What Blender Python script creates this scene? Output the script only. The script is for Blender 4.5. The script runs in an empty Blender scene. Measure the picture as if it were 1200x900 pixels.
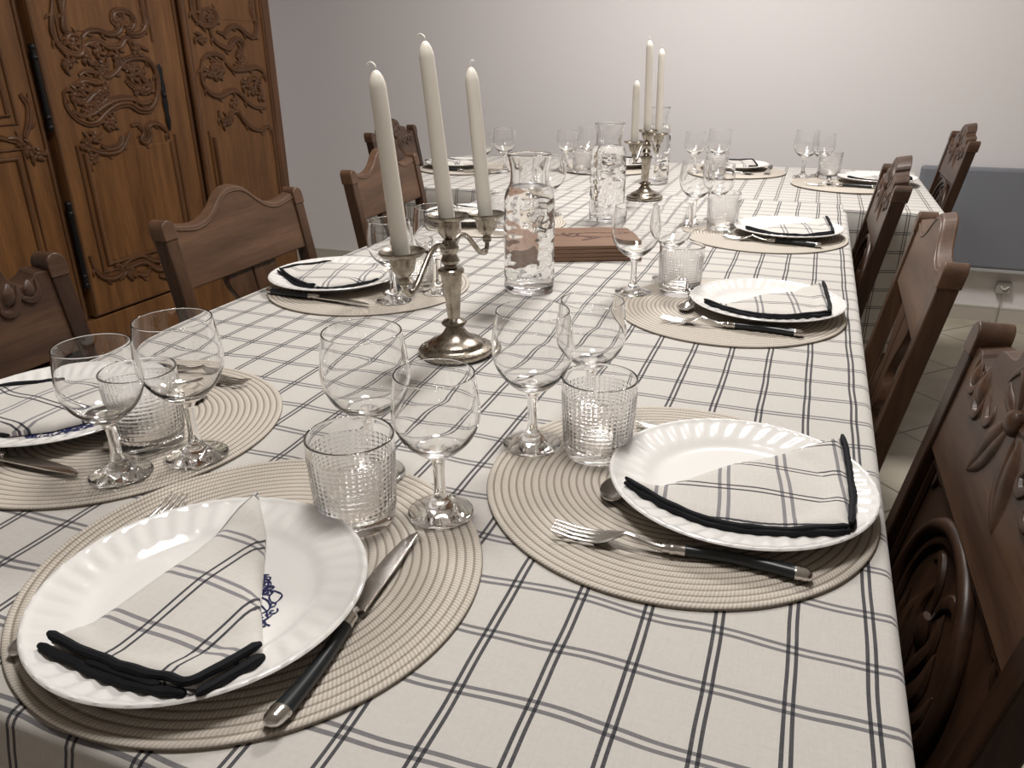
import bpy, bmesh, math, random
from math import sin, cos, pi, radians, hypot, atan2, sqrt
from mathutils import Vector, Matrix, noise
random.seed(7)
C = bpy.context.scene.collection
TZ = 0.75                                   # height of the table tops

# ------------------------------------------------------------------ helpers
class MB:
    """collects shapes that become ONE mesh object"""
    def __init__(s): s.v = []; s.f = []; s.uv = []
    def add(s, vs, fs):
        o = len(s.v); s.v += [tuple(p) for p in vs]; s.f += [tuple(i + o for i in f) for f in fs]; return s
    def lathe(s, prof, seg=48, c=(0, 0, 0), fn=None):
        vs = []; rows = []
        for (r, z) in prof:
            if r < 1e-6:
                rows.append([len(vs)] * seg); vs.append((c[0], c[1], c[2] + z))
            else:
                row = []
                for i in range(seg):
                    a = 2 * pi * i / seg; rr, zz = (r, z) if fn is None else fn(r, z, a)
                    row.append(len(vs)); vs.append((c[0] + rr * cos(a), c[1] + rr * sin(a), c[2] + zz))
                rows.append(row)
        fs = []
        for a, b in zip(rows, rows[1:]):
            for i in range(seg):
                j = (i + 1) % seg
                q = [a[i], a[j], b[j], b[i]]; u = []
                for k in q:
                    if k not in u: u.append(k)
                if len(u) > 2: fs.append(tuple(u))
        return s.add(vs, fs)
    def rings(s, R, cap=True, closed=False):
        n = len(R[0]); vs = [p for r in R for p in r]; fs = []
        m = len(R)
        for k in range(m if closed else m - 1):
            for i in range(n):
                j = (i + 1) % n; a = k * n; b = ((k + 1) % m) * n
                fs.append((a + i, a + j, b + j, b + i))
        if cap and not closed:
            fs.append(tuple(range(n - 1, -1, -1))); fs.append(tuple((m - 1) * n + i for i in range(n)))
        return s.add(vs, fs)
    def tube(s, pts, r, seg=8, up=None, flat=1.0, closed=False, cap=True):
        """r: number or list; up: fixed normal (cross-section is r wide and r*flat along up)"""
        P = [Vector(p) for p in pts]; n = len(P); R = []
        N = Vector(up) if up else None
        for i in range(n):
            t = (P[(i + 1) % n] - P[i - 1]) if closed else (P[min(i + 1, n - 1)] - P[max(i - 1, 0)])
            if t.length < 1e-9: t = Vector((0, 0, 1))
            t.normalize()
            if up is None:
                if N is None: N = t.orthogonal()
                N = (N - t * N.dot(t)); N = N.normalized() if N.length > 1e-6 else t.orthogonal().normalized()
                U = N
            else:
                U = Vector(up); U = (U - t * U.dot(t)); U = U.normalized() if U.length > 1e-6 else t.orthogonal().normalized()
            B = t.cross(U); rr = r[i] if isinstance(r, (list, tuple)) else r
            R.append([tuple(P[i] + B * (rr * cos(2 * pi * k / seg)) + U * (rr * flat * sin(2 * pi * k / seg))) for k in range(seg)])
        return s.rings(R, cap, closed)
    def box(s, x0, x1, y0, y1, z0, z1):
        vs = [(x0, y0, z0), (x1, y0, z0), (x1, y1, z0), (x0, y1, z0), (x0, y0, z1), (x1, y0, z1), (x1, y1, z1), (x0, y1, z1)]
        return s.add(vs, [(0, 3, 2, 1), (4, 5, 6, 7), (0, 1, 5, 4), (1, 2, 6, 5), (2, 3, 7, 6), (3, 0, 4, 7)])
    def blob(s, c, r, seg=12, rin=7):
        R = []
        for k in range(1, rin):
            t = pi * k / rin
            R.append([(c[0] + r[0] * sin(t) * cos(2 * pi * i / seg), c[1] + r[1] * sin(t) * sin(2 * pi * i / seg), c[2] + r[2] * cos(t)) for i in range(seg)])
        return s.rings(R)
    def prism(s, outline, fn):
        """outline: 2-D polygon; fn(p, side) -> 3-D point for side 0 / 1"""
        n = len(outline); vs = [fn(p, 0) for p in outline] + [fn(p, 1) for p in outline]
        fs = [tuple(range(n - 1, -1, -1)), tuple(range(n, 2 * n))] + [(i, (i + 1) % n, n + (i + 1) % n, n + i) for i in range(n)]
        return s.add(vs, fs)
    def mesh(s, name, smooth=True, angle=40, fix=True):
        me = bpy.data.meshes.new(name); me.from_pydata(s.v, [], s.f); me.update()
        if fix:
            bm = bmesh.new(); bm.from_mesh(me); bmesh.ops.recalc_face_normals(bm, faces=bm.faces); bm.to_mesh(me); bm.free()
        if smooth:
            me.shade_smooth()
            if angle: 
                try: me.set_sharp_from_angle(angle=radians(angle))
                except Exception: pass
        return me
    def build(s, name, mat, parent=None, smooth=True, angle=40, bevel=0, fix=True, loc=None, rot=None):
        return link(name, s.mesh(name, smooth, angle, fix), mat, parent, bevel, loc, rot)

def link(name, me, mat, parent=None, bevel=0, loc=None, rot=None):
    if mat and not me.materials: me.materials.append(mat)
    o = bpy.data.objects.new(name, me); C.objects.link(o)
    if parent: o.parent = parent
    if loc: o.location = loc
    if rot: o.rotation_euler = rot
    if bevel:
        b = o.modifiers.new('Bevel', 'BEVEL'); b.width = bevel; b.segments = 2; b.limit_method = 'ANGLE'; b.angle_limit = radians(35)
    return o

def tag(o, label, cat, group=None, kind=None):
    o['label'] = label; o['category'] = cat
    if group: o['group'] = group
    if kind: o['kind'] = kind
    return o
def thing(name, loc=(0, 0, 0), rz=0, label=None, cat=None, group=None, rot=None):
    o = bpy.data.objects.new(name, None); o.empty_display_size = .05; C.objects.link(o)
    o.location = loc; o.rotation_euler = rot if rot else (0, 0, rz)
    if label: tag(o, label, cat, group)
    return o
def copy_tree(o, parent=None):
    c = o.copy(); C.objects.link(c)
    if parent: c.parent = parent
    for ch in list(o.children): copy_tree(ch, c)
    return c
USED = set()
def place(proto, loc, rz=0, label=None, group=None, rot=None):
    """first use moves the prototype itself, later uses copy the thing and each of its parts"""
    if proto.name in USED: o = copy_tree(proto)
    else: o = proto; USED.add(proto.name)
    o.location = loc; o.rotation_euler = rot if rot else (0, 0, rz)
    if label: o['label'] = label
    if group: o['group'] = group
    return o
def structure(o): o['kind'] = 'structure'; return o

def smoothline(pts, n=6, closed=False):
    P = [Vector(p) for p in pts]; m = len(P); out = []
    for i in range(m if closed else m - 1):
        p1 = P[i]; p2 = P[(i + 1) % m]
        p0 = P[i - 1] if (i > 0 or closed) else p1 * 2 - p2
        p3 = P[(i + 2) % m] if (i + 2 < m or closed) else p2 * 2 - p1
        for k in range(n):
            t = k / n
            out.append(.5 * ((2 * p1) + (p2 - p0) * t + (2 * p0 - 5 * p1 + 4 * p2 - p3) * t * t + (3 * p1 - p0 - 3 * p2 + p3) * t ** 3))
    if not closed: out.append(P[-1])
    return out

# ------------------------------------------------------------------ materials
def mat(name, base=(.8, .8, .8), rough=.5, metal=0., **kw):
    m = bpy.data.materials.new(name); m.use_nodes = True
    b = m.node_tree.nodes['Principled BSDF']
    b.inputs['Base Color'].default_value = (*base, 1); b.inputs['Roughness'].default_value = rough; b.inputs['Metallic'].default_value = metal
    for k, v in kw.items(): b.inputs[k].default_value = v
    return m
class NT:
    def __init__(s, m): s.t = m.node_tree; s.b = m.node_tree.nodes.get('Principled BSDF')
    def n(s, typ, **kw):
        x = s.t.nodes.new(typ)
        for k, v in kw.items():
            if hasattr(x, k) and not isinstance(k, int): setattr(x, k, v)
        return x
    def l(s, a, b): s.t.links.new(a, b)
    def val(s, x, sock):
        if isinstance(x, (int, float)): sock.default_value = x
        elif isinstance(x, tuple): sock.default_value = x
        else: s.l(x, sock)
    def math(s, op, a, b=0., c=0.):
        x = s.n('ShaderNodeMath'); x.operation = op
        for i, q in enumerate((a, b, c)): s.val(q, x.inputs[i])
        return x.outputs[0]
    def noise(s, vec, scale, detail=3, rough=.5):
        x = s.n('ShaderNodeTexNoise'); x.inputs['Scale'].default_value = scale; x.inputs['Detail'].default_value = detail; x.inputs['Roughness'].default_value = rough
        if vec is not None: s.l(vec, x.inputs['Vector'])
        return x.outputs['Fac']
    def mapping(s, vec, scale=(1, 1, 1), rot=(0, 0, 0)):
        x = s.n('ShaderNodeMapping'); x.inputs['Scale'].default_value = scale; x.inputs['Rotation'].default_value = rot; s.l(vec, x.inputs['Vector']); return x.outputs[0]
    def coord(s, which='Object'): return s.n('ShaderNodeTexCoord').outputs[which]
    def ramp(s, fac, stops):
        x = s.n('ShaderNodeValToRGB'); e = x.color_ramp.elements
        while len(e) < len(stops): e.new(.5)
        for i, (p, c) in enumerate(stops): e[i].position = p; e[i].color = (*c, 1)
        s.l(fac, x.inputs[0]); return x.outputs[0]
    def mix(s, fac, a, b, blend='MIX'):
        x = s.n('ShaderNodeMix'); x.data_type = 'RGBA'; x.blend_type = blend
        s.val(fac, x.inputs[0])
        for q, i in ((a, 6), (b, 7)):
            if isinstance(q, tuple): x.inputs[i].default_value = (*q, 1) if len(q) == 3 else q
            else: s.l(q, x.inputs[i])
        return x.outputs[2]
    def bump(s, h, strength=.3, dist=.001):
        x = s.n('ShaderNodeBump'); x.inputs['Strength'].default_value = strength; x.inputs['Distance'].default_value = dist
        s.l(h, x.inputs['Height']); s.l(x.outputs[0], s.b.inputs['Normal'])

def wood(name, dark, light, scale=1., axis='z', rough=.38, coat=.0):
    m = mat(name, light, rough); t = NT(m)
    co = t.coord('Object')
    sc = {'z': (14, 14, 1.3), 'y': (14, 1.3, 14), 'x': (1.3, 14, 14)}[axis]
    v = t.mapping(co, tuple(q * scale for q in sc))
    n1 = t.noise(v, 2.2, 5, .6); n2 = t.noise(t.mapping(co, tuple(q * scale * 6 for q in sc)), 3., 3, .6)
    f = t.math('ADD', t.math('MULTIPLY', n1, .75), t.math('MULTIPLY', n2, .3))
    col = t.ramp(f, [(.3, dark), (.55, tuple((a + b) / 2 for a, b in zip(dark, light))), (.75, light)])
    t.l(col, t.b.inputs['Base Color']); t.bump(f, .25, .0008)
    t.b.inputs['Specular IOR Level'].default_value = .28
    return m

def cloth(name, su, sv, gu, gv, wu, wv, cu, cv, base=(.565, .538, .497), pu=0., pv=0., wob=.002):
    """woven check: pairs of lines along v (repeat su) and along u (repeat sv), in metres of the cloth's own UV"""
    m = mat(name, base, .9); t = NT(m)
    uv = t.coord('UV'); 
    wn = t.n('ShaderNodeTexNoise'); wn.inputs['Scale'].default_value = 9; wn.inputs['Detail'].default_value = 1; t.l(uv, wn.inputs['Vector'])
    sub = t.n('ShaderNodeVectorMath'); sub.operation = 'SUBTRACT'; t.l(wn.outputs['Color'], sub.inputs[0]); sub.inputs[1].default_value = (.5, .5, .5)
    mul = t.n('ShaderNodeVectorMath'); mul.operation = 'MULTIPLY'; t.l(sub.outputs[0], mul.inputs[0]); mul.inputs[1].default_value = (wob * 1.6, wob * 6, 0)
    ad = t.n('ShaderNodeVectorMath'); ad.operation = 'ADD'; t.l(uv, ad.inputs[0]); t.l(mul.outputs[0], ad.inputs[1])
    sp = t.n('ShaderNodeSeparateXYZ'); t.l(ad.outputs[0], sp.inputs[0])
    def lines(c, s, ph, g, w):
        f = t.math('FRACT', t.math('ADD', t.math('DIVIDE', c, s), ph + .5))
        return t.math('COMPARE', t.math('ABSOLUTE', t.math('SUBTRACT', f, .5)), g / 2, w / 2)
    mu = lines(sp.outputs[0], su, pu, gu, wu); mv = lines(sp.outputs[1], sv, pv, gv, wv)
    th1 = t.noise(t.mapping(uv, (1100, 40, 1)), 1., 2); th2 = t.noise(t.mapping(uv, (40, 1100, 1)), 1., 2)
    slub = t.math('MULTIPLY', t.math('ADD', th1, th2), .5)
    big = t.noise(t.mapping(uv, (260, 260, 1)), 1., 3)
    v = t.math('ADD', t.math('MULTIPLY', slub, .5), t.math('MULTIPLY', big, .25))
    b = t.mix(v, tuple(x * .74 for x in base), tuple(min(1, x * 1.22) for x in base))
    wear = t.math('ADD', .72, t.math('MULTIPLY', slub, .5))
    b = t.mix(t.math('MULTIPLY', mv, wear), b, cv, 'MIX')
    b = t.mix(t.math('MULTIPLY', mu, wear), b, t.mix(1., b, cu, 'MULTIPLY'), 'MIX')
    t.l(b, t.b.inputs['Base Color'])
    t.bump(slub, .35, .0006)
    t.b.inputs['Sheen Weight'].default_value = .15
    return m

def glass(name, col=(1, 1, 1), ior=1.5, rough=0., bump=None):
    m = bpy.data.materials.new(name); m.use_nodes = True; t = m.node_tree; t.nodes.remove(t.nodes['Principled BSDF'])
    g = t.nodes.new('ShaderNodeBsdfGlass'); g.inputs['Color'].default_value = (*col, 1); g.inputs['IOR'].default_value = ior; g.inputs['Roughness'].default_value = rough
    t.links.new(g.outputs[0], t.nodes['Material Output'].inputs[0])
    return m

M = {}
M['wall'] = mat('painted plaster', (.77, .74, .735), .85)
t = NT(M['wall']); n = t.noise(t.coord('Object'), 140, 3); t.bump(n, .08, .001)
M['ceiling'] = mat('ceiling paint', (.88, .87, .85), .9)
M['skirting'] = mat('skirting tile', (.50, .46, .40), .45)
M['skirt_top'] = mat('skirting edge', (.62, .60, .55), .45)
# floor tiles, laid diagonally
M['floor'] = mat('floor tile', (.5, .45, .36), .35); t = NT(M['floor'])
sp = t.n('ShaderNodeSeparateXYZ'); t.l(t.mapping(t.coord('Object'), (1, 1, 1), (0, 0, radians(-45))), sp.inputs[0])
def grout(c, ph):
    f = t.math('FRACT', t.math('ADD', t.math('DIVIDE', c, .327), ph)); return t.math('COMPARE', f, .5, .012)
# rotated axes: u=(x+y)/sqrt2, v=(y-x)/sqrt2 ; lines at u = 3.089 (mod .33), v = 2.202
gm = t.math('MAXIMUM', grout(sp.outputs[0], .5 - (3.089 / .327) % 1), grout(sp.outputs[1], .5 - (2.202 / .327) % 1))
nz = t.noise(t.coord('Object'), 7, 4)
t.l(t.mix(gm, t.ramp(nz, [(.3, (.40, .36, .28)), (.7, (.50, .455, .365))]), (.20, .17, .13)), t.b.inputs['Base Color'])
t.bump(t.math('SUBTRACT', 1., gm), .3, .002)

M['oak'] = wood('armoire oak', (.070, .029, .010), (.215, .098, .034), .8, 'z', .42, .15)
M['oak_carved'] = wood('armoire carved oak', (.050, .021, .009), (.14, .062, .025), .8, 'y', .40, .1)
M['oak_dark'] = wood('armoire frame oak', (.055, .025, .011), (.15, .068, .029), .8, 'z', .33, .25)
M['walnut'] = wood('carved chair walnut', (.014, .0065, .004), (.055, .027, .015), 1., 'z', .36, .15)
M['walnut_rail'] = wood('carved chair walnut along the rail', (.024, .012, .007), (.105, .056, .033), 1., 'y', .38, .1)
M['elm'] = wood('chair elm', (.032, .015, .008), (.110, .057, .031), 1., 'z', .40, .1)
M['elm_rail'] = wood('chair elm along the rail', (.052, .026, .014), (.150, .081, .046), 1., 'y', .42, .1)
M['iron'] = mat('black iron', (.015, .014, .014), .45, .7)
M['tabletop'] = wood('table wood', (.06, .03, .015), (.2, .11, .06), .8, 'y')
M['board'] = wood('board wood', (.13, .070, .042), (.255, .155, .10), 1., 'x', .55)
M['burn'] = mat('burnt drawing', (.06, .018, .009), .7)
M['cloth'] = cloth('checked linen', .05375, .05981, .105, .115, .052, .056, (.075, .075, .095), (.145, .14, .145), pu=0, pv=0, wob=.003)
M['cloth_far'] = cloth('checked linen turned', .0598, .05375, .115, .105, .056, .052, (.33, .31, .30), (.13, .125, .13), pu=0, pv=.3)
M['napkin'] = cloth('napkin linen', .0520, .0560, .13, .145, .045, .06, (.05, .05, .075), (.20, .19, .20), base=(.63, .60, .555), wob=.0012)
M['hem'] = mat('black hem', (.006, .0065, .009), .8, **{'Specular IOR Level': .25})
M['porcelain'] = mat('white porcelain', (.76, .745, .715), .16); M['porcelain'].node_tree.nodes['Principled BSDF'].inputs['Coat Weight'].default_value = .4
M['blue'] = mat('blue print', (.010, .015, .075), .3)
M['steel'] = mat('polished steel', (.62, .60, .57), .2, 1.)
M['bolster'] = mat('steel bolster', (.66, .63, .60), .16, 1.)
M['handle'] = mat('black handle', (.013, .016, .018), .28)
M['glass'] = glass('clear glass', (1, 1, 1), 1.47)
M['water'] = glass('water', (1, 1, 1), 1.333)
M['silver'] = mat('tarnished silver', (.50, .45, .38), .24, 1.); t = NT(M['silver'])
nz = t.noise(t.coord('Object'), 60, 4); t.l(t.ramp(nz, [(.3, (.20, .17, .135)), (.65, (.47, .425, .355))]), t.b.inputs['Base Color'])
t.l(t.math('ADD', .16, t.math('MULTIPLY', nz, .2)), t.b.inputs['Roughness'])
M['wax'] = mat('candle wax', (.86, .82, .735), .42); b = M['wax'].node_tree.nodes['Principled BSDF']
b.inputs['Subsurface Weight'].default_value = .25; b.inputs['Subsurface Radius'].default_value = (.01, .008, .005); b.inputs['Subsurface Scale'].default_value = .6
M['wick'] = mat('cotton wick', (.82, .80, .74), .9)
M['panel'] = mat('blue grey enamel', (.19, .20, .225), .5)
M['panel_edge'] = mat('grey enamel trim', (.42, .42, .41), .5)
M['socket'] = mat('beige plastic', (.36, .345, .31), .5)
# woven placemat: ring ribs are real, the braid is a fine bump and tone
M['mat'] = mat('woven placemat', (.50, .44, .37), .7); t = NT(M['mat'])
sp = t.n('ShaderNodeSeparateXYZ'); co = t.coord('Object'); t.l(co, sp.inputs[0])
th = t.math('ARCTAN2', sp.outputs[1], sp.outputs[0]); rr = t.math('SQRT', t.math('ADD', t.math('MULTIPLY', sp.outputs[0], sp.outputs[0]), t.math('MULTIPLY', sp.outputs[1], sp.outputs[1])))
RIB = .0076
q = t.math('ADD', t.math('MULTIPLY', th, 330.), t.math('MULTIPLY', rr, 2 * pi / RIB * 1.))
br = t.math('ADD', .5, t.math('MULTIPLY', t.math('SINE', q), .5))
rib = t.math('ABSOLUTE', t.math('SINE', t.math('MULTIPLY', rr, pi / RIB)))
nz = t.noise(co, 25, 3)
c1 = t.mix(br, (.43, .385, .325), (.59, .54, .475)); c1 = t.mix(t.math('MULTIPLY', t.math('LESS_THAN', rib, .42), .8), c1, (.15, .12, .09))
c1 = t.mix(t.math('MULTIPLY', nz, .3), c1, (.56, .49, .40))
t.l(c1, t.b.inputs['Base Color']); t.bump(br, .5, .0008)

# ------------------------------------------------------------------ room
XL, XR, YB, YF, ZC = -2.98, 2.9, 4.0, -2.2, 2.55
def slab(name, m, *b):
    return structure(MB().box(*b).build(name, m, smooth=False))
slab('floor', M['floor'], XL - .1, XR + .1, YF - .1, YB + .1, -.08, 0)
slab('ceiling', M['ceiling'], XL - .1, XR + .1, YF - .1, YB + .1, ZC, ZC + .08)
slab('wall_back', M['wall'], XL - .1, XR + .1, YB, YB + .1, 0, ZC)
slab('wall_left', M['wall'], XL - .1, XL, YF, YB, 0, ZC)
slab('wall_right', M['wall'], XR, XR + .1, YF, YB, 0, ZC)
slab('wall_front', M['wall'], XL - .1, XR + .1, YF - .1, YF, 0, ZC)
bb = slab('baseboard_back', M['skirting'], XL, XR, YB - .012, YB, 0, .066)
e = MB().box(XL, XR, YB - .014, YB, .066, .074).build('top_edge', M['skirt_top'], bb, smooth=False)

# ------------------------------------------------------------------ tables and cloths
def table(name, x0, x1, y0, y1, label):
    cx, cy = (x0 + x1) / 2, (y0 + y1) / 2; t = thing(name, (cx, cy, 0), 0, label, 'table')
    X, Y = (x1 - x0) / 2, (y1 - y0) / 2; zt = TZ - .004
    MB().box(-X, X, -Y, Y, zt - .028, zt).build('tabletop', M['tabletop'], t, False, bevel=.003)
    MB().box(-X + .08, X - .08, -Y + .08, Y - .08, zt - .10, zt - .028).build('apron', M['tabletop'], t, False)
    for sx in (-1, 1):
        for sy in (-1, 1):
            MB().box(sx * (X - .075) - .035, sx * (X - .075) + .035, sy * (Y - .075) - .035, sy * (Y - .075) + .035, 0, zt - .028).build('leg', M['tabletop'], t, False, bevel=.004)
    return t
NX0, NX1, NY0, NY1 = -.942, .100, .247, 2.35
FX0, FX1, FY0, FY1 = -1.475, .356, 2.405, 3.29
table('dining_table', NX0 + .004, NX1 - .004, NY0 + .004, NY1, 'long dining table under the near checked cloth')
table('dining_table', FX0 + .004, FX1 - .004, FY0 + .004, FY1 - .004, 'dining table standing crosswise at the far end under its own cloth')

def samples(a0, a1, o0, o1, step=.022):
    """positions along one axis: overhang o0, flat a0..a1, overhang o1, finer round the edges"""
    L = []
    def fine(c): return [c + d for d in (-.004, 0, .004, .008, .012, .016, .02, .025)]
    def rng(p, q):
        k = max(1, int((q - p) / step)); return [p + (q - p) * i / k for i in range(k + 1)]
    if o0: L += rng(a0 - o0, a0 - .03) + [2 * a0 - q for q in fine(a0)]
    L += rng(a0 + .01, a1 - .01)
    if o1: L += fine(a1) + rng(a1 + .03, a1 + o1)
    if not o0: L.append(a0)
    if not o1: L.append(a1)
    return sorted(set(round(q, 5) for q in L))
def drape(a, along, seed, amp=1.):
    rr = .010
    if a < rr * pi / 2: return rr * sin(a / rr), rr * (1 - cos(a / rr))
    d = a - rr * pi / 2; w = min(1, d / .2)
    return rr + .006 + w * amp * (.010 * sin(along * 17 + seed) + .006 * sin(along * 41 + seed * 2) + .008) - .006 * (1 - min(1, d / .03)), rr + d
def tablecloth(name, m, x0, x1, y0, y1, o, z, label, u0, v0, sidelim=None, seed=0):
    """o = overhangs (left, right, near, far)"""
    xs = samples(x0, x1, o[0], o[1]); ys = samples(y0, y1, o[2], o[3])
    mb = MB(); uv = []
    for y in ys:
        for x in xs:
            a = (x0 - x) if x < x0 else (x - x1 if x > x1 else 0); b = (y0 - y) if y < y0 else (y - y1 if y > y1 else 0)
            sx = -1 if x < x0 else 1; sy = -1 if y < y0 else 1
            px, py = min(max(x, x0), x1), min(max(y, y0), y1)
            if a > 0 and b > 0:
                r = hypot(a, b); out, d = drape(r, 0, seed); k = 1 + .10 * min(1, r / .2)
                px += sx * out * a / r * k; py += sy * out * b / r * k; pz = -d
            elif a > 0:
                out, d = drape(a, y, seed, .25); px += sx * out; pz = -d
            elif b > 0:
                out, d = drape(b, x, seed + 1); py += sy * out; pz = -d
            else:
                pz = .0006 * noise.noise((x * 7, y * 7, seed)) + .0005 * noise.noise((x * 23, y * 19, seed + 3))
            mb.v.append((px, py, z + pz)); uv.append((x - u0, y - v0))
    nx = len(xs)
    for j in range(len(ys) - 1):
        for i in range(nx - 1):
            if sidelim and ys[j + 1] > sidelim and (xs[i] < x0 - 1e-6 or xs[i + 1] > x1 + 1e-6): continue
            mb.f.append((j * nx + i, j * nx + i + 1, (j + 1) * nx + i + 1, (j + 1) * nx + i))
    me = mb.mesh(name, True, 0, False); set_uv(me, uv)
    o_ = link(name, me, m); s = o_.modifiers.new('Solid', 'SOLIDIFY'); s.thickness = .0012; s.offset = -1
    return tag(o_, label, 'tablecloth', 'checked tablecloths')
def set_uv(me, uv):
    L = me.uv_layers.new(name='UVMap')
    for lp in me.loops: L.data[lp.index].uv = uv[lp.vertex_index]
tablecloth('tablecloth', M['cloth'], NX0, NX1, NY0, 2.465, (.12, .15, .26, 0), TZ, 'cream linen cloth with dark double-line check over the long near table', .0873, .4864, 2.36, 1)
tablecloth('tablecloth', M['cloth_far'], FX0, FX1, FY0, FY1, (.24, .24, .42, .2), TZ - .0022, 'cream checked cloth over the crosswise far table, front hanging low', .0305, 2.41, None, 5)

# ------------------------------------------------------------------ placemats, plates, napkins
RM = .19
def placemat_mesh():
    prof = [(0, 0), (RM - .001, 0)]
    top = []
    nr = int(RM / RIB)
    for k in range(nr * 4 + 1):
        r = k * RIB / 4
        if r < RM - .0005: top.append((r, .0022 + .0012 * abs(sin(pi * r / RIB))))
    top.append((RM - .0004, .0016))
    return MB().lathe(prof + top[::-1], 128).mesh('placemat', True, 0)
me = placemat_mesh()
mat_p = link('placemat', me, M['mat']); tag(mat_p, '', 'placemat', 'round woven placemats')

RP = .126
def plate_mesh():
    def fn(r, z, a):
        k = max(0, min(1, (r - .090) / .012)) * (1 if r > .09 else 0)
        fl = sin(40 * a + (r - .09) * 110)
        z += .0011 * k * fl * max(0, min(1, (RP - .002 - r) / .008)) if z > .006 else 0
        return r, z
    prof = [(0, .0035), (.066, .0035), (.068, .0), (.073, .0), (.075, .0035), (.088, .008), (.110, .0145), (RP - .002, .0185), (RP, .0200), (RP - .0012, .0216),
            (RP - .004, .0213), (.121, .0204), (.117, .0192), (.112, .0180), (.107, .0168), (.102, .0156), (.097, .0144), (.093, .0132), (.089, .0114), (.085, .0090), (.081, .0076), (.074, .0070), (0, .0070)]
    return MB().lathe(prof, 176, fn=fn).mesh('plate', True, 60)
plate_p = link('dinner_plate', plate_mesh(), M['porcelain']); tag(plate_p, '', 'plate', 'white dinner plates')
def plate_z(r):
    P = [(0, .0070), (.080, .0074), (.089, .0114), (.097, .0144), (RP, .0216), (.2, .0216)]
    for (a, za), (b, zb) in zip(P, P[1:]):
        if r <= b: return za + (zb - za) * (r - a) / (b - a)
    return .0216
def monogram(parent, c, rz, s=1.):
    mb = MB(); ca, sa = cos(rz), sin(rz)
    rn = random.Random(4)
    S = [[(-30, 0), (-22, 12), (-12, 8), (-14, -4), (-24, -6), (-28, 4), (-18, 14), (-4, 4), (4, -10), (-6, -14), (-10, -4), (2, 10), (14, 12), (18, 2), (10, -6), (6, 4), (16, 10)],
         [(-34, -8), (-20, -16), (0, -4), (20, -16), (34, -8)], [(10, -12), (22, 0), (34, 12)], [(22, 14), (30, 2), (26, -10), (18, -4), (28, 6)], [(-8, 16), (0, 22), (8, 16), (0, 12), (-8, 16)]]
    for i in range(64):
        a0 = rn.uniform(0, 6.28); x0 = rn.uniform(-33, 33); y0 = rn.uniform(-17, 17) * sqrt(max(0, 1 - (x0 / 36) ** 2)) ; k = rn.choice((-1, 1)); r0 = rn.uniform(2.5, 5)
        S.append([(x0 + r0 * (1 - j / 9) * cos(a0 + k * j * .8), y0 + r0 * (1 - j / 9) * sin(a0 + k * j * .8)) for j in range(9)])
    for l in S:
        pts = []
        for p in smoothline([(x, y, 0) for x, y in l], 6):
            x, y = p.x * .001 * s, p.y * .001 * s; X, Y = c[0] + x * ca - y * sa, c[1] + x * sa + y * ca
            pts.append((X, Y, plate_z(hypot(X, Y)) + .0002))
        n = len(pts); mb.tube(pts, [.00045 + .00045 * abs(sin(5 * i / n * pi)) for i in range(n)], 5, up=(0, 0, 1), flat=.3)
    return mb.build('monogram', M['blue'], parent)

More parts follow.
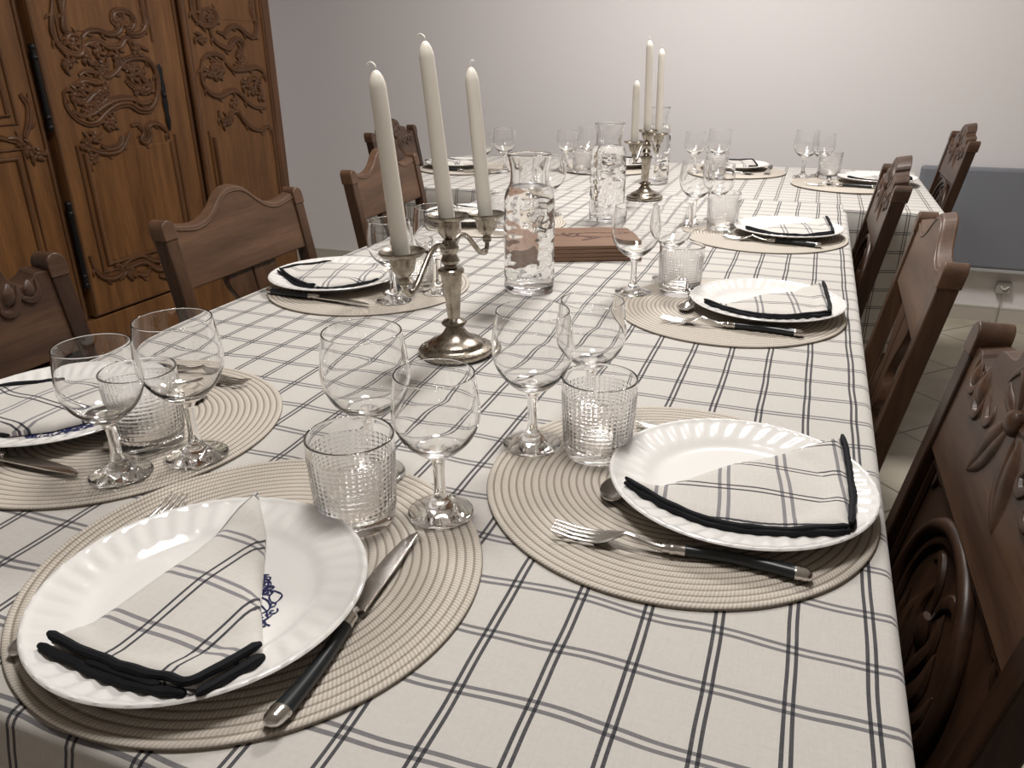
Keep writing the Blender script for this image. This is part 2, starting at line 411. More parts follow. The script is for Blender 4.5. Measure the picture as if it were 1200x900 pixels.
def napkin(name, outline, pc, hems, rz, label, ph=(0, 0), zoff=0., layers=2, skip=()):
    """outline in world xy; pc = plate centre; hems = lists of outline indices that carry the black hem"""
    cx = sum(p[0] for p in outline) / len(outline); cy = sum(p[1] for p in outline) / len(outline)
    root = thing(name, (cx, cy, TZ + .0045), 0, label, 'napkin', 'folded check napkins')
    base = lambda x, y: plate_z(hypot(x + cx - pc[0], y + cy - pc[1]))
    def wav(x, y): return .0022 * noise.noise(((x + cx) * 22, (y + cy) * 22, 3.3))
    def ztop(x, y, h):
        r = hypot(x + cx - pc[0], y + cy - pc[1]); f = max(0, 1 - r / .1)
        return base(x, y) + h + wav(x, y) + .006 * f
    H = .0105
    # cloth body: triangulated outline, refined, both faces follow the plate
    loc = [(p[0] - cx, p[1] - cy) for p in outline]
    bm = bmesh.new(); vs = [bm.verts.new((x, y, 0)) for x, y in loc]; bm.faces.new(vs)
    bmesh.ops.triangulate(bm, faces=bm.faces[:])
    for _ in range(4):
        bmesh.ops.subdivide_edges(bm, edges=[e for e in bm.edges if e.calc_length() > .009], cuts=1, use_grid_fill=False)
        bmesh.ops.triangulate(bm, faces=[f for f in bm.faces if len(f.verts) > 3])
    bmesh.ops.smooth_vert
    bm.verts.ensure_lookup_table(); nb = len(bm.verts)
    V = [(v.co.x, v.co.y) for v in bm.verts]; F = [[v.index for v in f.verts] for f in bm.faces]
    bm.verts.index_update(); F = [[v.index for v in f.verts] for f in bm.faces]
    be = [(e.verts[0].index, e.verts[1].index) for e in bm.edges if e.is_boundary]; bm.free()
    mb = MB(); bset = {i for e in be for i in e}
    BV = [V[i] for i in bset]
    for i, (x, y) in enumerate(V):
        d = 0 if i in bset else min(hypot(x - a, y - b) for a, b in BV)
        q = max(0, 1 - d / .014); mb.v.append((x, y, ztop(x, y, H) - .0062 * q * q))
    for i, (x, y) in enumerate(V): mb.v.append((x, y, base(x, y) + .0012))
    for f in F: mb.f.append(tuple(f)); mb.f.append(tuple(k + nb for k in reversed(f)))
    for a, b in be: mb.f.append((a, b, b + nb, a + nb))
    me = mb.mesh('cloth', True, 60); ca, sa = cos(-rz), sin(-rz)
    uv = []
    for (x, y, z) in mb.v:
        x += cx - ph[0]; y += cy - ph[1]; uv.append((x * ca - y * sa, x * sa + y * ca))
    set_uv(me, uv); link('cloth', me, M['napkin'], root)
    hm = MB()
    for (idx, zf, rad, off) in hems:
        pts = smoothline([(loc[i][0] + off[0], loc[i][1] + off[1], 0) for i in idx], 9) if len(idx) > 2 else [Vector((loc[idx[0]][0] * (1 - k / 12) + loc[idx[1]][0] * k / 12 + off[0], loc[idx[0]][1] * (1 - k / 12) + loc[idx[1]][1] * k / 12 + off[1], 0)) for k in range(13)]
        wb = lambda p, k: noise.noise((p.x * 60 + k, p.y * 60, zf * 9))
        hm.tube([(p.x + .0016 * wb(p, 1), p.y + .0016 * wb(p, 5), base(p.x, p.y) + .0018 + (ztop(p.x, p.y, H) - base(p.x, p.y) - .002) * zf + .0008 * wb(p, 9)) for p in pts], [rad * (.55 if i in (0, len(pts) - 1) else 1 + .18 * wb(p, 3)) for i, p in enumerate(pts)], 8)
    hm.build('hem', M['hem'], root)
    return root

# ------------------------------------------------------------------ cutlery (laguiole pattern), local +x from tip to butt, handle end at x = L
def oval(cx, cy, cz, hw, ht, n=14, p=1.): 
    return [(cx, cy + hw * cos(2 * pi * k / n), cz + ht * sin(2 * pi * k / n)) for k in range(n)]
def add_handle(root, x0, L, w=1.):
    """bolster, black handle and steel end cap, x0..L, with the gentle bow of the pattern"""
    def cy(x): u = (x - x0) / (L - x0); return .0045 * sin(pi * u) * w
    def ring(x, hw, ht): return oval(x, cy(x), .0060, hw, ht)
    b = MB(); b.rings([ring(x0 - .001, .0030, .0022), ring(x0, .0044, .0040), ring(x0 + .006, .0048, .0046), ring(x0 + .007, .0058, .0052), ring(x0 + .010, .0058, .0052), ring(x0 + .011, .0050, .0048), ring(x0 + .018, .0056, .0052), ring(x0 + .0195, .0056, .0050)]).build('bolster', M['bolster'], root)
    hx = x0 + .019; cx = L - .0135
    R = []
    for k in range(13):
        u = k / 12; x = hx + (cx - hx) * u; R.append(ring(x, .0053 + .0022 * u ** 1.5 - .0006 * sin(pi * u), .0050 + .0007 * u))
    MB().rings(R).build('handle', M['handle'], root)
    MB().rings([ring(cx - .0005, .0077, .0058), ring(cx + .002, .0080, .0059), ring(cx + .003, .0074, .0056), ring(cx + .008, .0072, .0055), ring(L - .002, .0056, .0042), ring(L, .0020, .0016)]).build('end_cap', M['bolster'], root)
def make_knife():
    r = thing('table_knife', label='k', cat='knife', group='black handled table knives'); L = .225; x0 = .108
    prof = [(0, .002, .0005), (.004, .0032, .0018), (.015, .0056, .0030), (.04, .0078, .004), (.07, .0082, .004), (.09, .0072, .0044), (.100, .0052, .005), (.1085, .0036, .005)]
    R = []
    for (x, hw, th) in prof:
        yo = .0085 - hw + (.0 if x > .03 else (.03 - x) * -.08); t = .0011
        R.append([(x, yo - hw, .0060), (x, yo - hw * .3, .0060 + t * .7), (x, yo + hw * .8, .0060 + t), (x, yo + hw, .0060 + t * .8), (x, yo + hw, .0060 - t * .8), (x, yo + hw * .8, .0060 - t), (x, yo - hw * .3, .0060 - t * .7)])
    MB().rings(R).build('blade', M['steel'], r, angle=25)
    add_handle(r, x0, L); return r
def make_fork():
    r = thing('dinner_fork', label='f', cat='fork', group='black handled dinner forks'); L = .22; x0 = .098
    mb = MB()
    zc = lambda x: .0035 + .0085 * max(0, 1 - abs(x - .066) / .03) ** 1.5 + (.0045 * max(0, 1 - x / .022)) + .0025 * min(1, x / .09)
    for k in range(4):
        y = (k - 1.5) * .0060
        mb.rings([oval(x, y * f, zc(x), w, .0009, 8) for (x, w, f) in ((0, .0006, .93), (.006, .0011, .95), (.02, .00155, .98), (.036, .0018, 1.), (.042, .0021, 1.))])
    R = []
    for (x, hw, ht) in ((.0385, .0111, .0009), (.043, .0112, .0011), (.049, .0102, .0013), (.055, .0075, .0016), (.060, .0048, .0019), (.066, .0032, .0022), (.078, .0028, .0025), (.09, .0032, .0028), (.0985, .0036, .003)):
        R.append(oval(x, 0, zc(x), hw, ht))
    mb.rings(R); mb.build('fork_head', M['steel'], r, angle=50)
    add_handle(r, x0, L); return r
def make_spoon():
    r = thing('dessert_spoon', label='s', cat='spoon', group='dessert spoons at the plate tops'); L = .165; x0 = .092
    mb = MB(); n = 9
    prof = [(0, .001), (.002, .0060), (.008, .0102), (.018, .0128), (.028, .0122), (.036, .0092), (.042, .0055), (.046, .0036)]
    R = []
    for (x, hw) in prof:
        dep = .0055 * sin(pi * min(1, max(0, x / .046)))
        up = [(x, hw * (2 * k / (n - 1) - 1), .0075 - dep * (1 - (2 * k / (n - 1) - 1) ** 2)) for k in range(n)]
        R.append(up + [(p[0], p[1], p[2] - .0011) for p in reversed(up)])
    mb.rings(R)
    mb.rings([oval(x, 0, z, hw, ht) for (x, hw, ht, z) in ((.044, .0034, .0009, .0072), (.05, .0025, .0016, .0078), (.07, .0023, .002, .0075), (.0925, .0030, .0026, .006))])
    mb.build('spoon_bowl', M['steel'], r, angle=50)
    add_handle(r, x0, L, .5); return r
knife_p, fork_p, spoon_p = make_knife(), make_fork(), make_spoon()

# ------------------------------------------------------------------ glassware
def catmull2(P, n=4): return [(p.x, p.y) for p in smoothline([(a, b, 0) for a, b in P], n)]
def make_wine(name, label, h, rb, rr, rf, zs, cat='wine glass'):
    """zs = height where the bowl starts; one closed surface shared out over bowl, stem and foot"""
    root = thing(name, label=label, cat=cat, group='stemmed wine glasses')
    H = h - zs; seg = 56
    foot = [(0, .0008), (rf * .5, .0005), (rf - .002, .0), (rf, .0012), (rf - .0012, .0027)] + catmull2([(rf - .0012, .0027), (rf * .7, .0042), (rf * .42, .0085), (.0098, .0135), (.0068, .019)], 4)[1:]
    stem = catmull2([(.0068, .019), (.0056, .026), (.0051, .040), (.0056, zs - .013), (.0066, zs - .006), (.0100, zs - .001)], 4)
    out = catmull2([(.0100, zs - .001), (rb * .48, zs + H * .06), (rb * .80, zs + H * .22), (rb * .965, zs + H * .40), (rb, zs + H * .54), (rb * .975, zs + H * .70), (rb * .93, zs + H * .86), (rr, h - .0006)], 5)
    w = .0013
    inn = catmull2([(rr - w, h - .0006), (rb * .93 - w, zs + H * .86), (rb * .975 - w, zs + H * .70), (rb - w, zs + H * .54), (rb * .965 - w, zs + H * .40), (rb * .80 - w * 1.2, zs + H * .235), (rb * .50, zs + H * .12), (rb * .25, zs + H * .082), (0, zs + H * .07)], 5)
    MB().lathe(foot, seg).build('foot', M['glass'], root, angle=0)
    MB().lathe(stem, 24).build('stem', M['glass'], root, angle=0)
    MB().lathe(out[:-1] + [(out[-1][0] * .85 + out[-2][0] * .15, h - .0009), (rr, h - .0005), (rr - w * .15, h - .0001), (rr - w * .5, h), (rr - w * .85, h - .0001), (rr - w, h - .0005), (inn[0][0] * .85 + inn[1][0] * .15, h - .0009)] + inn[1:], seg).build('bowl', M['glass'], root, angle=0)
    return root
big_p = make_wine('wine_glass', 'w', .156, .0435, .0385, .0328, .0665)
small_p = make_wine('wine_glass', 'w', .143, .0400, .0360, .0315, .0625)
def make_tumbler():
    h, rt, rb = .0885, .0400, .0352; seg = 168; rad = lambda z: rb + (rt - rb) * (z / h) ** .8
    def fn(r, z, a):
        if .0139 < z < .0736 and r > rad(z) - .0005:
            ez = abs(sin(pi * (z - .0138) / .0046)); ea = abs(sin(a * 21))
            r += .00125 * (ez * ea) ** .6 - .0003
        return r, z
    prof = [(0, .0012), (rb * .7, .001), (rb - .004, .0), (rb - .001, .0008), (rb, .003), (rad(.009), .009), (rad(.0138), .0138)]
    k = 52
    prof += [(rad(z), z) for z in [.0138 + (.0736 - .0138) * (i + 1) / k for i in range(k)]]
    prof += [(rad(.0742), .0742), (rad(.08), .08), (rad(.0868), .0868), (rt, h - .0010), (rt - .0003, h - .0003), (rt - .0011, h), (rt - .0019, h - .0003), (rt - .0022, h - .0010), (rad(.0868) - .0023, .0868), (rad(.0855) - .0023, .0855), (rad(.075) - .0024, .075), (rad(.06) - .0026, .06), (rad(.045) - .0028, .045), (rad(.03) - .003, .03), (rad(.018) - .0036, .018), (rb - .0045, .0135), (rb - .008, .0108), (rb * .4, .0098), (0, .0095)]
    o = link('water_tumbler', MB().lathe(prof, seg, fn=fn).mesh('water_tumbler', True, 0), M['glass'])
    return tag(o, 't', 'tumbler', 'pressed glass tumblers')
tumbler_p = make_tumbler()
def make_carafe():
    root = thing('carafe', label='c', cat='carafe', group='glass carafes of water'); seg = 96
    O = catmull2([(.0445, .004), (.0462, .014), (.0462, .06), (.0460, .11), (.0455, .158), (.0435, .176), (.0385, .188), (.0345, .197), (.0332, .210), (.0345, .226), (.0388, .2445)], 8)
    def fn(r, z, a):
        if .012 < z < .172 and r > .0440:
            r += .0011 * noise.noise((cos(a) * 3.4, sin(a) * 3.4, z * 82)) * min(1, (z - .012) / .012, (.172 - z) / .012)
        return r, z
    dense = []
    for (a, b) in zip(O, O[1:]):
        m = 3 if .01 < a[1] < .17 else 1
        for k in range(m): dense.append((a[0] + (b[0] - a[0]) * k / m, a[1] + (b[1] - a[1]) * k / m))
    dense.append(O[-1])
    I = catmull2([(.0366, .2445), (.0322, .226), (.0308, .210), (.0318, .197), (.0356, .188), (.0404, .176), (.0424, .158), (.0428, .11), (.0430, .06), (.0430, .022), (.0405, .0135), (.02, .0115), (0, .0112)], 6)
    MB().lathe([(0, .002), (.034, .0015), (.040, .0), (.0438, .0016)] + dense[:-1] + [(.0386, .2438), (.0387, .2448), (.0383, .2454), (.0377, .2457), (.0371, .2454), (.0367, .2448)] + [(.0364, .2438)] + I[1:], seg, fn=fn).build('glass_body', M['glass'], root, angle=0)
    wl = .190
    W = [p for p in I if p[1] < wl - .001]; rw = .0347
    MB().lathe([(0, wl), (rw * .9, wl), (rw + .0002, wl + .0006)] + [(p[0] + .0002 if p[0] > 0 else 0, p[1] - .0002) for p in W], 64).build('water', M['water'], root, angle=50)
    return root
carafe_p = make_carafe()

# ------------------------------------------------------------------ candelabra and candles
def make_candelabra():
    root = thing('candelabra', label='c', cat='candelabra', group='silver candelabras')
    S = M['silver']
    bead = lambda r, z, a: (r + (.0016 * abs(sin(a * 20)) if abs(r - .0535) < .0016 or abs(r - .0400) < .0012 else 0), z)
    MB().lathe([(0, .002), (.050, .0), (.0535, .002), (.0542, .006), (.0525, .0095), (.047, .0105), (.0440, .0118), (.0408, .0135), (.0400, .0165), (.0385, .0190), (.030, .0225), (.022, .027), (.016, .034), (.0125, .040), (.0115, .0425), (0, .0425)], 96, fn=bead).build('base', S, root)
    MB().lathe([(0, .042), (.0125, .042), (.0175, .0440), (.0188, .0465), (.0175, .0490), (.0125, .0505), (.0088, .053), (.0095, .060), (.0125, .095), (.0150, .116), (.0155, .119), (.0188, .1205), (.0190, .1245), (.0170, .1265), (.0100, .128), (.0085, .131), (.0125, .134), (.0135, .138), (.0115, .142), (.0095, .147), (.0125, .151), (.0135, .156), (.0110, .161), (.0085, .166), (0, .166)], 16).build('column', S, root, angle=30)
    def cup(c, z, up):
        MB().lathe([(0, z), (.0065, z), (.0070, z + .003), (.0055, z + .006), (.0090, z + .009), (.0142, z + .016), (.0165, z + .026), (.0172, z + .033), (.0125, z + .033), (.0118, z + .022), (0, z + .022)], 40, (c[0], c[1], 0)).build('candle_cup', S, root)
        rope = lambda r, zz, a: (r + (.0006 * sin(a * 60 + zz * 900) if r > .0262 else 0), zz)
        MB().lathe([(.0122, z + .0335), (.017, z + .0315), (.0245, z + .0335), (.0280, z + .0365), (.0288, z + .0385), (.0278, z + .0405), (.0255, z + .0395), (.022, z + .0372), (.016, z + .0365), (.0122, z + .0372), (.0122, z + .0335)], 120, (c[0], c[1], 0), fn=rope).build('drip_pan', S, root)
    cup((0, 0), .161, 1)
    for s in (-1, 1):
        cup((0, s * .133), .1405, 1)
        P = smoothline([(0, s * .008, .154), (0, s * .022, .163), (0, s * .042, .1655), (0, s * .062, .158), (0, s * .082, .143), (0, s * .102, .128), (0, s * .119, .1225), (0, s * .131, .128), (0, s * .133, .141)], 6)
        n = len(P); mb = MB().tube(P, [.0040 - .0012 * abs(i / n - .55) for i in range(n)], 10)
        mb.blob((0, s * .1205, .1235), (.0058, .0070, .0056)); mb.blob((0, s * .133, .1385), (.0068, .0068, .004)); mb.blob((0, s * .012, .157), (.006, .006, .006))
        mb.build('arm', S, root)
    return root
cand_p = make_candelabra()
def make_candle(h, bend):
    root = thing('candle', label='c', cat='candle', group='ivory dinner candles')
    r0, r1 = .0113, .0098
    MB().lathe([(0, 0), (r0, 0), (r0, .001)] + [(r0 + (r1 - r0) * k / 8, .001 + (h - .021) * k / 8) for k in range(1, 9)] + [(r1 * .95, h - .015), (r1 * .78, h - .009), (r1 * .52, h - .004), (r1 * .25, h - .0012), (0, h - .0006)], 32).build('wax_body', M['wax'], root, angle=0)
    P = smoothline([(0, 0, h - .002), (0, 0, h + .004), (bend[0] * .5, bend[1] * .5, h + .008), (bend[0], bend[1], h + .006)], 5)
    MB().tube(P, .0012, 6).build('wick', M['wick'], root)
    return root

# ------------------------------------------------------------------ chairs; local: origin on the floor under the seat, facing +x
ZT, WID = .893, .425                             # height of the back posts, overall width
RK = .175
def backx(z): return -.19 - RK * (z - .46) if z > .46 else -.19 - .07 * (.46 - z)
def front(root, m, s, hw, pd):
    MB().rings([[(.19 - d, s * (hw - a), z) for (d, a) in ((0, 0), (0, b), (b, b), (b, 0))] for (z, b) in ((0, .030), (.2, .034), (.43, .040))]).build('front_leg', m, root, False, bevel=.003)
    MB().box(-.195, .155, s * hw - s * .010 - .009, s * hw - s * .010 + .009 - .0, .385, .435).build('seat_rail', m, root, False, bevel=.002)
    MB().box(backx(.2) - .005, .16, s * (hw - .018) - .008, s * (hw - .018) + .008, .17, .20).build('stretcher', m, root, False, bevel=.002)
def chair_base(root, m, roll):
    hw = WID / 2; pw, pd = .030, .027 + .002 * roll
    for s in (-1, 1):
        mb = MB(); R = []
        for z in (0, .15, .30, .46, .55, .70, .82, ZT - .030):
            x = backx(z); d = pd if z > .2 else pd * .9
            R.append([(x, s * hw, z), (x, s * (hw - pw), z), (x - d, s * (hw - pw), z), (x - d, s * hw, z)])
        mb.rings(R); o = mb.build('back_post', m, root, False, bevel=.0025)
        yc, rr = s * (hw - pw / 2), pw / 2 + .0012
        ol = [(yc - rr, ZT - .034)] + [(yc - rr * cos(pi * k / 12), ZT - rr + rr * sin(pi * k / 12)) for k in range(13)] + [(yc + rr, ZT - .034)]
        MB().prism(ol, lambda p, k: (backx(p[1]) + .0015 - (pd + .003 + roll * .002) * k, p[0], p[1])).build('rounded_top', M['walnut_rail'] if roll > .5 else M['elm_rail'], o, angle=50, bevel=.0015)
        front(root, m, s, hw, pd)
    MB().box(.165, .183, -hw + .04, hw - .04, .385, .435).build('front_rail', m, root, False, bevel=.002)
    sx = MB().prism([(-.195, -hw + .037), (-.195, hw - .037), (-.185, hw - .0), (.205, hw + .008), (.21, hw), (.21, -hw), (.205, -hw - .008), (-.185, -hw)], lambda p, k: (p[0], p[1], .435 + .028 * k))
    sx.build('seat', m, root, False, bevel=.006)
def backp(y, z, off): 
    """a point of the raked back plane, off metres in front of the posts' front face"""
    return (backx(z) + off, y, z - off * RK)
def make_splat_chair():
    root = thing('splat_back_chair', label='c', cat='chair', group='plain splat back chairs'); m = M['elm']; chair_base(root, m, .2)
    hw = WID / 2 - .030
    half = [(p.x, p.y) for p in smoothline([(u, v, 0) for u, v in ((0, .029), (.13, .026), (.25, .014), (.36, -.002), (.48, -.014), (.60, -.020), (.70, -.0215), (.85, -.018), (1, -.012))], 3)]
    top = [(-u * hw, ZT + v) for u, v in reversed(half[1:])] + [(u * hw, ZT + v) for u, v in half]
    ol = [(-hw - .003, ZT - .128)] + [(hw + .003, ZT - .128)] + [(y, z) for y, z in reversed(top)]
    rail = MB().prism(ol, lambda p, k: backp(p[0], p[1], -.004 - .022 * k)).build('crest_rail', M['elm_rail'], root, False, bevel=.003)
    MB().tube([backp(y, z - .0075, -.004) for y, z in top], .0022, 8, up=(1, 0, RK), flat=.8).build('moulding', M['elm_rail'], rail)
    zb, zt2 = .50, ZT - .126
    prof = [(0, .072), (.12, .068), (.25, .050), (.36, .044), (.44, .056), (.52, .052), (.62, .040), (.75, .052), (.88, .074), (1, .078)]
    for s in (-1, 1):
        c = smoothline([(zb + (zt2 - zb) * u, w, 0) for u, w in prof], 4)
        ol = [(s * .0018, zb), (s * .0018, zt2)] + [(s * p.y, p.x) for p in reversed(c)]
        MB().prism(ol, lambda p, k: backp(p[0], p[1], -.010 - .016 * k)).build('splat', m, root, False, bevel=.002)
    MB().prism([(-hw - .003, .465), (hw + .003, .465), (hw + .003, .505), (-hw - .003, .505)], lambda p, k: backp(p[0], p[1], -.006 - .024 * k)).build('lower_rail', m, root, False, bevel=.003)
    return root
def leaf(mb, P, r, nrm, flat=.6):
    pts = smoothline(P, 6); n = len(pts); mb.tube(pts, [max(.0006, r * sin(pi * min(1, (i + .6) / n)) ** .8) for i in range(n)], 8, up=nrm, flat=flat)
def make_carved_chair():
    root = thing('carved_chair', label='c', cat='chair', group='carved panel back chairs'); m = M['walnut']; chair_base(root, m, 1.)
    hw = WID / 2 - .030; nrm = (1, 0, RK)
    side = [(-hw - .003, ZT - .025), (-hw + .018, ZT - .022), (-hw + .030, ZT - .030), (-hw + .050, ZT - .034), (-hw + .064, ZT - .020), (-hw + .072, ZT - .002), (-.068, ZT + .004), (-.058, ZT + .020), (-.03, ZT + .033), (0, ZT + .037)]
    side = [(p.x, p.y) for p in smoothline([(a, b, 0) for a, b in side], 3)]
    ol = side + [(-y, z) for y, z in reversed(side[:-1])] + [(hw + .003, ZT - .145), (-hw - .003, ZT - .145)]
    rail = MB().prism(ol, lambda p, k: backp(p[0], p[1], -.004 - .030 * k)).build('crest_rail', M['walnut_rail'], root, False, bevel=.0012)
    mb = MB()
    for s in (-1, 1):
        B = lambda y, z: backp(s * y, ZT + z, -.004)
        leaf(mb, [B(.158, -.028), B(.156, -.046), B(.144, -.056), B(.130, -.050), B(.128, -.036)], .0060, nrm, .8)
        leaf(mb, [B(.146, -.028), B(.143, -.042), B(.136, -.050)], .0100, nrm, .5)
        leaf(mb, [B(.128, -.030), B(.122, -.050), B(.108, -.066), B(.094, -.062), B(.096, -.046)], .0062, nrm, .8)
        leaf(mb, [B(.116, -.026), B(.111, -.044), B(.104, -.056)], .0105, nrm, .5)
        leaf(mb, [B(.090, -.032), B(.078, -.050), B(.066, -.058), B(.056, -.050), B(.062, -.038)], .0060, nrm)
        leaf(mb, [B(.056, -.104), B(.044, -.078), B(.034, -.056), B(.022, -.034)], .0115, nrm, .45)
        leaf(mb, [B(.056, -.104), B(.032, -.084), B(.020, -.062), B(.010, -.036)], .0085, nrm, .45)
        leaf(mb, [B(.006, -.026), B(.016, -.008), B(.030, .004), B(.046, .006)], .0075, nrm, .5)
        leaf(mb, [B(.010, -.030), B(.028, -.024), B(.044, -.020), B(.056, -.012)], .0065, nrm, .5)
        leaf(mb, [B(.060, -.014), B(.050, -.002), B(.034, .010), B(.014, .022)], .0040, nrm, .7)
    mb.blob(backp(0, ZT - .028, -.002), (.008, .012, .012))
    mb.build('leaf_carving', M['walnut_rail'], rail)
    z0, z1 = .49, ZT - .143
    MB().prism([(-hw - .003, z0 - .03), (hw + .003, z0 - .03), (hw + .003, z0 + .012), (-hw - .003, z0 + .012)], lambda p, k: backp(p[0], p[1], -.004 - .028 * k)).build('lower_rail', m, root, False, bevel=.003)
    pan = MB().prism([(-hw - .003, z0 + .010), (hw + .003, z0 + .010), (hw + .003, z1 + .002), (-hw - .003, z1 + .002)], lambda p, k: backp(p[0], p[1], -.016 - .012 * k)).build('back_panel', m, root, False)
    mb = MB(); i = .012
    mb.tube([backp(y, z, -.014) for y, z in ((-hw + i, z0 + .012 + i), (hw - i, z0 + .012 + i), (hw - i, z1 - i), (-hw + i, z1 - i))], .007, 6, up=nrm, flat=.8, closed=True)
    cz, ry, rz = (z0 + z1) / 2 + .005, .118, .112
    ov = lambda f, off: [backp(ry * f * cos(a), cz + rz * f * sin(a), off) for a in [2 * pi * k / 56 for k in range(56)]]
    mb.tube(ov(1., -.011), .0085, 10, up=nrm, flat=1., closed=True); mb.tube(ov(.87, -.014), .0055, 8, up=nrm, flat=.8, closed=True)
    mb.build('oval_moulding', m, pan)
    mb = MB(); Q = lambda y, z: backp(y, cz + z, -.015)
    for s in (-1, 1):
        leaf(mb, [Q(s * .004, -.074), Q(s * .030, -.050), Q(s * .052, -.014), Q(s * .046, .022)], .012, nrm, .6)
        leaf(mb, [Q(s * .004, -.060), Q(s * .018, -.020), Q(s * .034, .018), Q(s * .024, .052)], .010, nrm, .6)
        leaf(mb, [Q(s * .010, -.076), Q(s * .046, -.062), Q(s * .076, -.030), Q(s * .082, .004)], .009, nrm, .6)
        leaf(mb, [Q(s * .004, .030), Q(s * .016, .058), Q(s * .040, .072), Q(s * .060, .056)], .008, nrm, .6)
    mb.blob(Q(0, .01), (.008, .016, .022)); mb.blob(Q(0, -.078), (.008, .012, .012))
    mb.build('panel_carving', m, pan)
    for s in (-1, 1):
        for v in (-1, 1):
            mb = MB()
            leaf(mb, [Q(s * (hw - .026), v * .128), Q(s * (hw - .046), v * .120), Q(s * (hw - .066), v * .126)], .0065, nrm, .7)
            leaf(mb, [Q(s * (hw - .024), v * .126), Q(s * (hw - .032), v * .104), Q(s * (hw - .024), v * .084)], .0065, nrm, .7)
            leaf(mb, [Q(s * (hw - .028), v * .124), Q(s * (hw - .050), v * .100)], .007, nrm, .7)
            mb.build('corner_carving', m, pan)
    return root
splat_p, carved_p = make_splat_chair(), make_carved_chair()
def chair(proto, topc, rz, label):
    """topc = world xy of the middle of the back's top edge (front face), rz = facing"""
    d = backx(ZT) - .014
    place(proto, (topc[0] - d * cos(rz), topc[1] - d * sin(rz), 0), rz, label)
chair(carved_p, (.204, .690), pi + radians(1), 'dark carved panel-back chair nearest the camera on the right')
chair(splat_p, (.204, 1.356), pi - radians(1), 'brown chair with humped plain top rail, second on the right of the table')
chair(carved_p, (.189, 2.060), pi, 'dark carved chair third along the right side of the long table')
chair(carved_p, (.482, 3.150), pi, 'dark carved chair at the right end of the far table, before the blue-grey panel')
chair(carved_p, (-1.030, .600), radians(1), 'carved chair at the left edge of the photo, before the armoire')
chair(splat_p, (-1.060, 1.240), radians(1.5), 'brown splat-back chair on the left before the armoire doors')
chair(splat_p, (-1.108, 1.915), radians(3.7), 'brown splat-back chair behind the near candles, clear of the armoire')
chair(carved_p, (-1.600, 2.860), radians(4), 'dark chair at the left end of the far table, behind the near candles')

# ------------------------------------------------------------------ armoire against the left wall; front plane x = -2.30
AX = -2.30
arm = thing('armoire', (AX, 2.2, 0), 0, 'tall carved oak armoire with scrollwork doors along the left wall', 'armoire')
AP = lambda y, z, off=0.: (off, y - 2.2, z)
Y0, Y1, AH = 1.18, 3.10, 2.28
DZ0, DZ1 = .313, 2.06
fr = MB(); fr.box(-.62, -.03, Y0 - 2.2, Y1 - 2.2, .10, AH)
fr.build('carcass', M['oak_dark'], arm, False, bevel=.004)
MB().box(-.64, .012, Y0 - 2.22, Y1 - 2.192, 0.0, .12).build('plinth', M['oak_dark'], arm, False, bevel=.01)
MB().box(-.66, .06, Y0 - 2.26, Y1 - 2.15, AH, AH + .09).build('cornice', M['oak_dark'], arm, False, bevel=.02)
MB().box(-.03, .0, Y0 - 2.2, Y1 - 2.2, .12, DZ0 - .006).build('bottom_rail', M['oak'], arm, False, bevel=.003)
MB().box(-.03, .0, Y0 - 2.2, Y1 - 2.2, DZ1 + .006, AH).build('top_rail', M['oak'], arm, False, bevel=.003)
for a, b in ((Y0, 1.285), (3.052, Y1)):
    MB().box(-.03, .004, a - 2.2, b - 2.2, DZ0 - .006, DZ1 + .006).build('stile', M['oak_dark'], arm, False, bevel=.006)
MB().tube([AP(2.551, DZ0, .012), AP(2.551, DZ1, .012)], .013, 10).build('centre_bead', M['oak_dark'], arm)
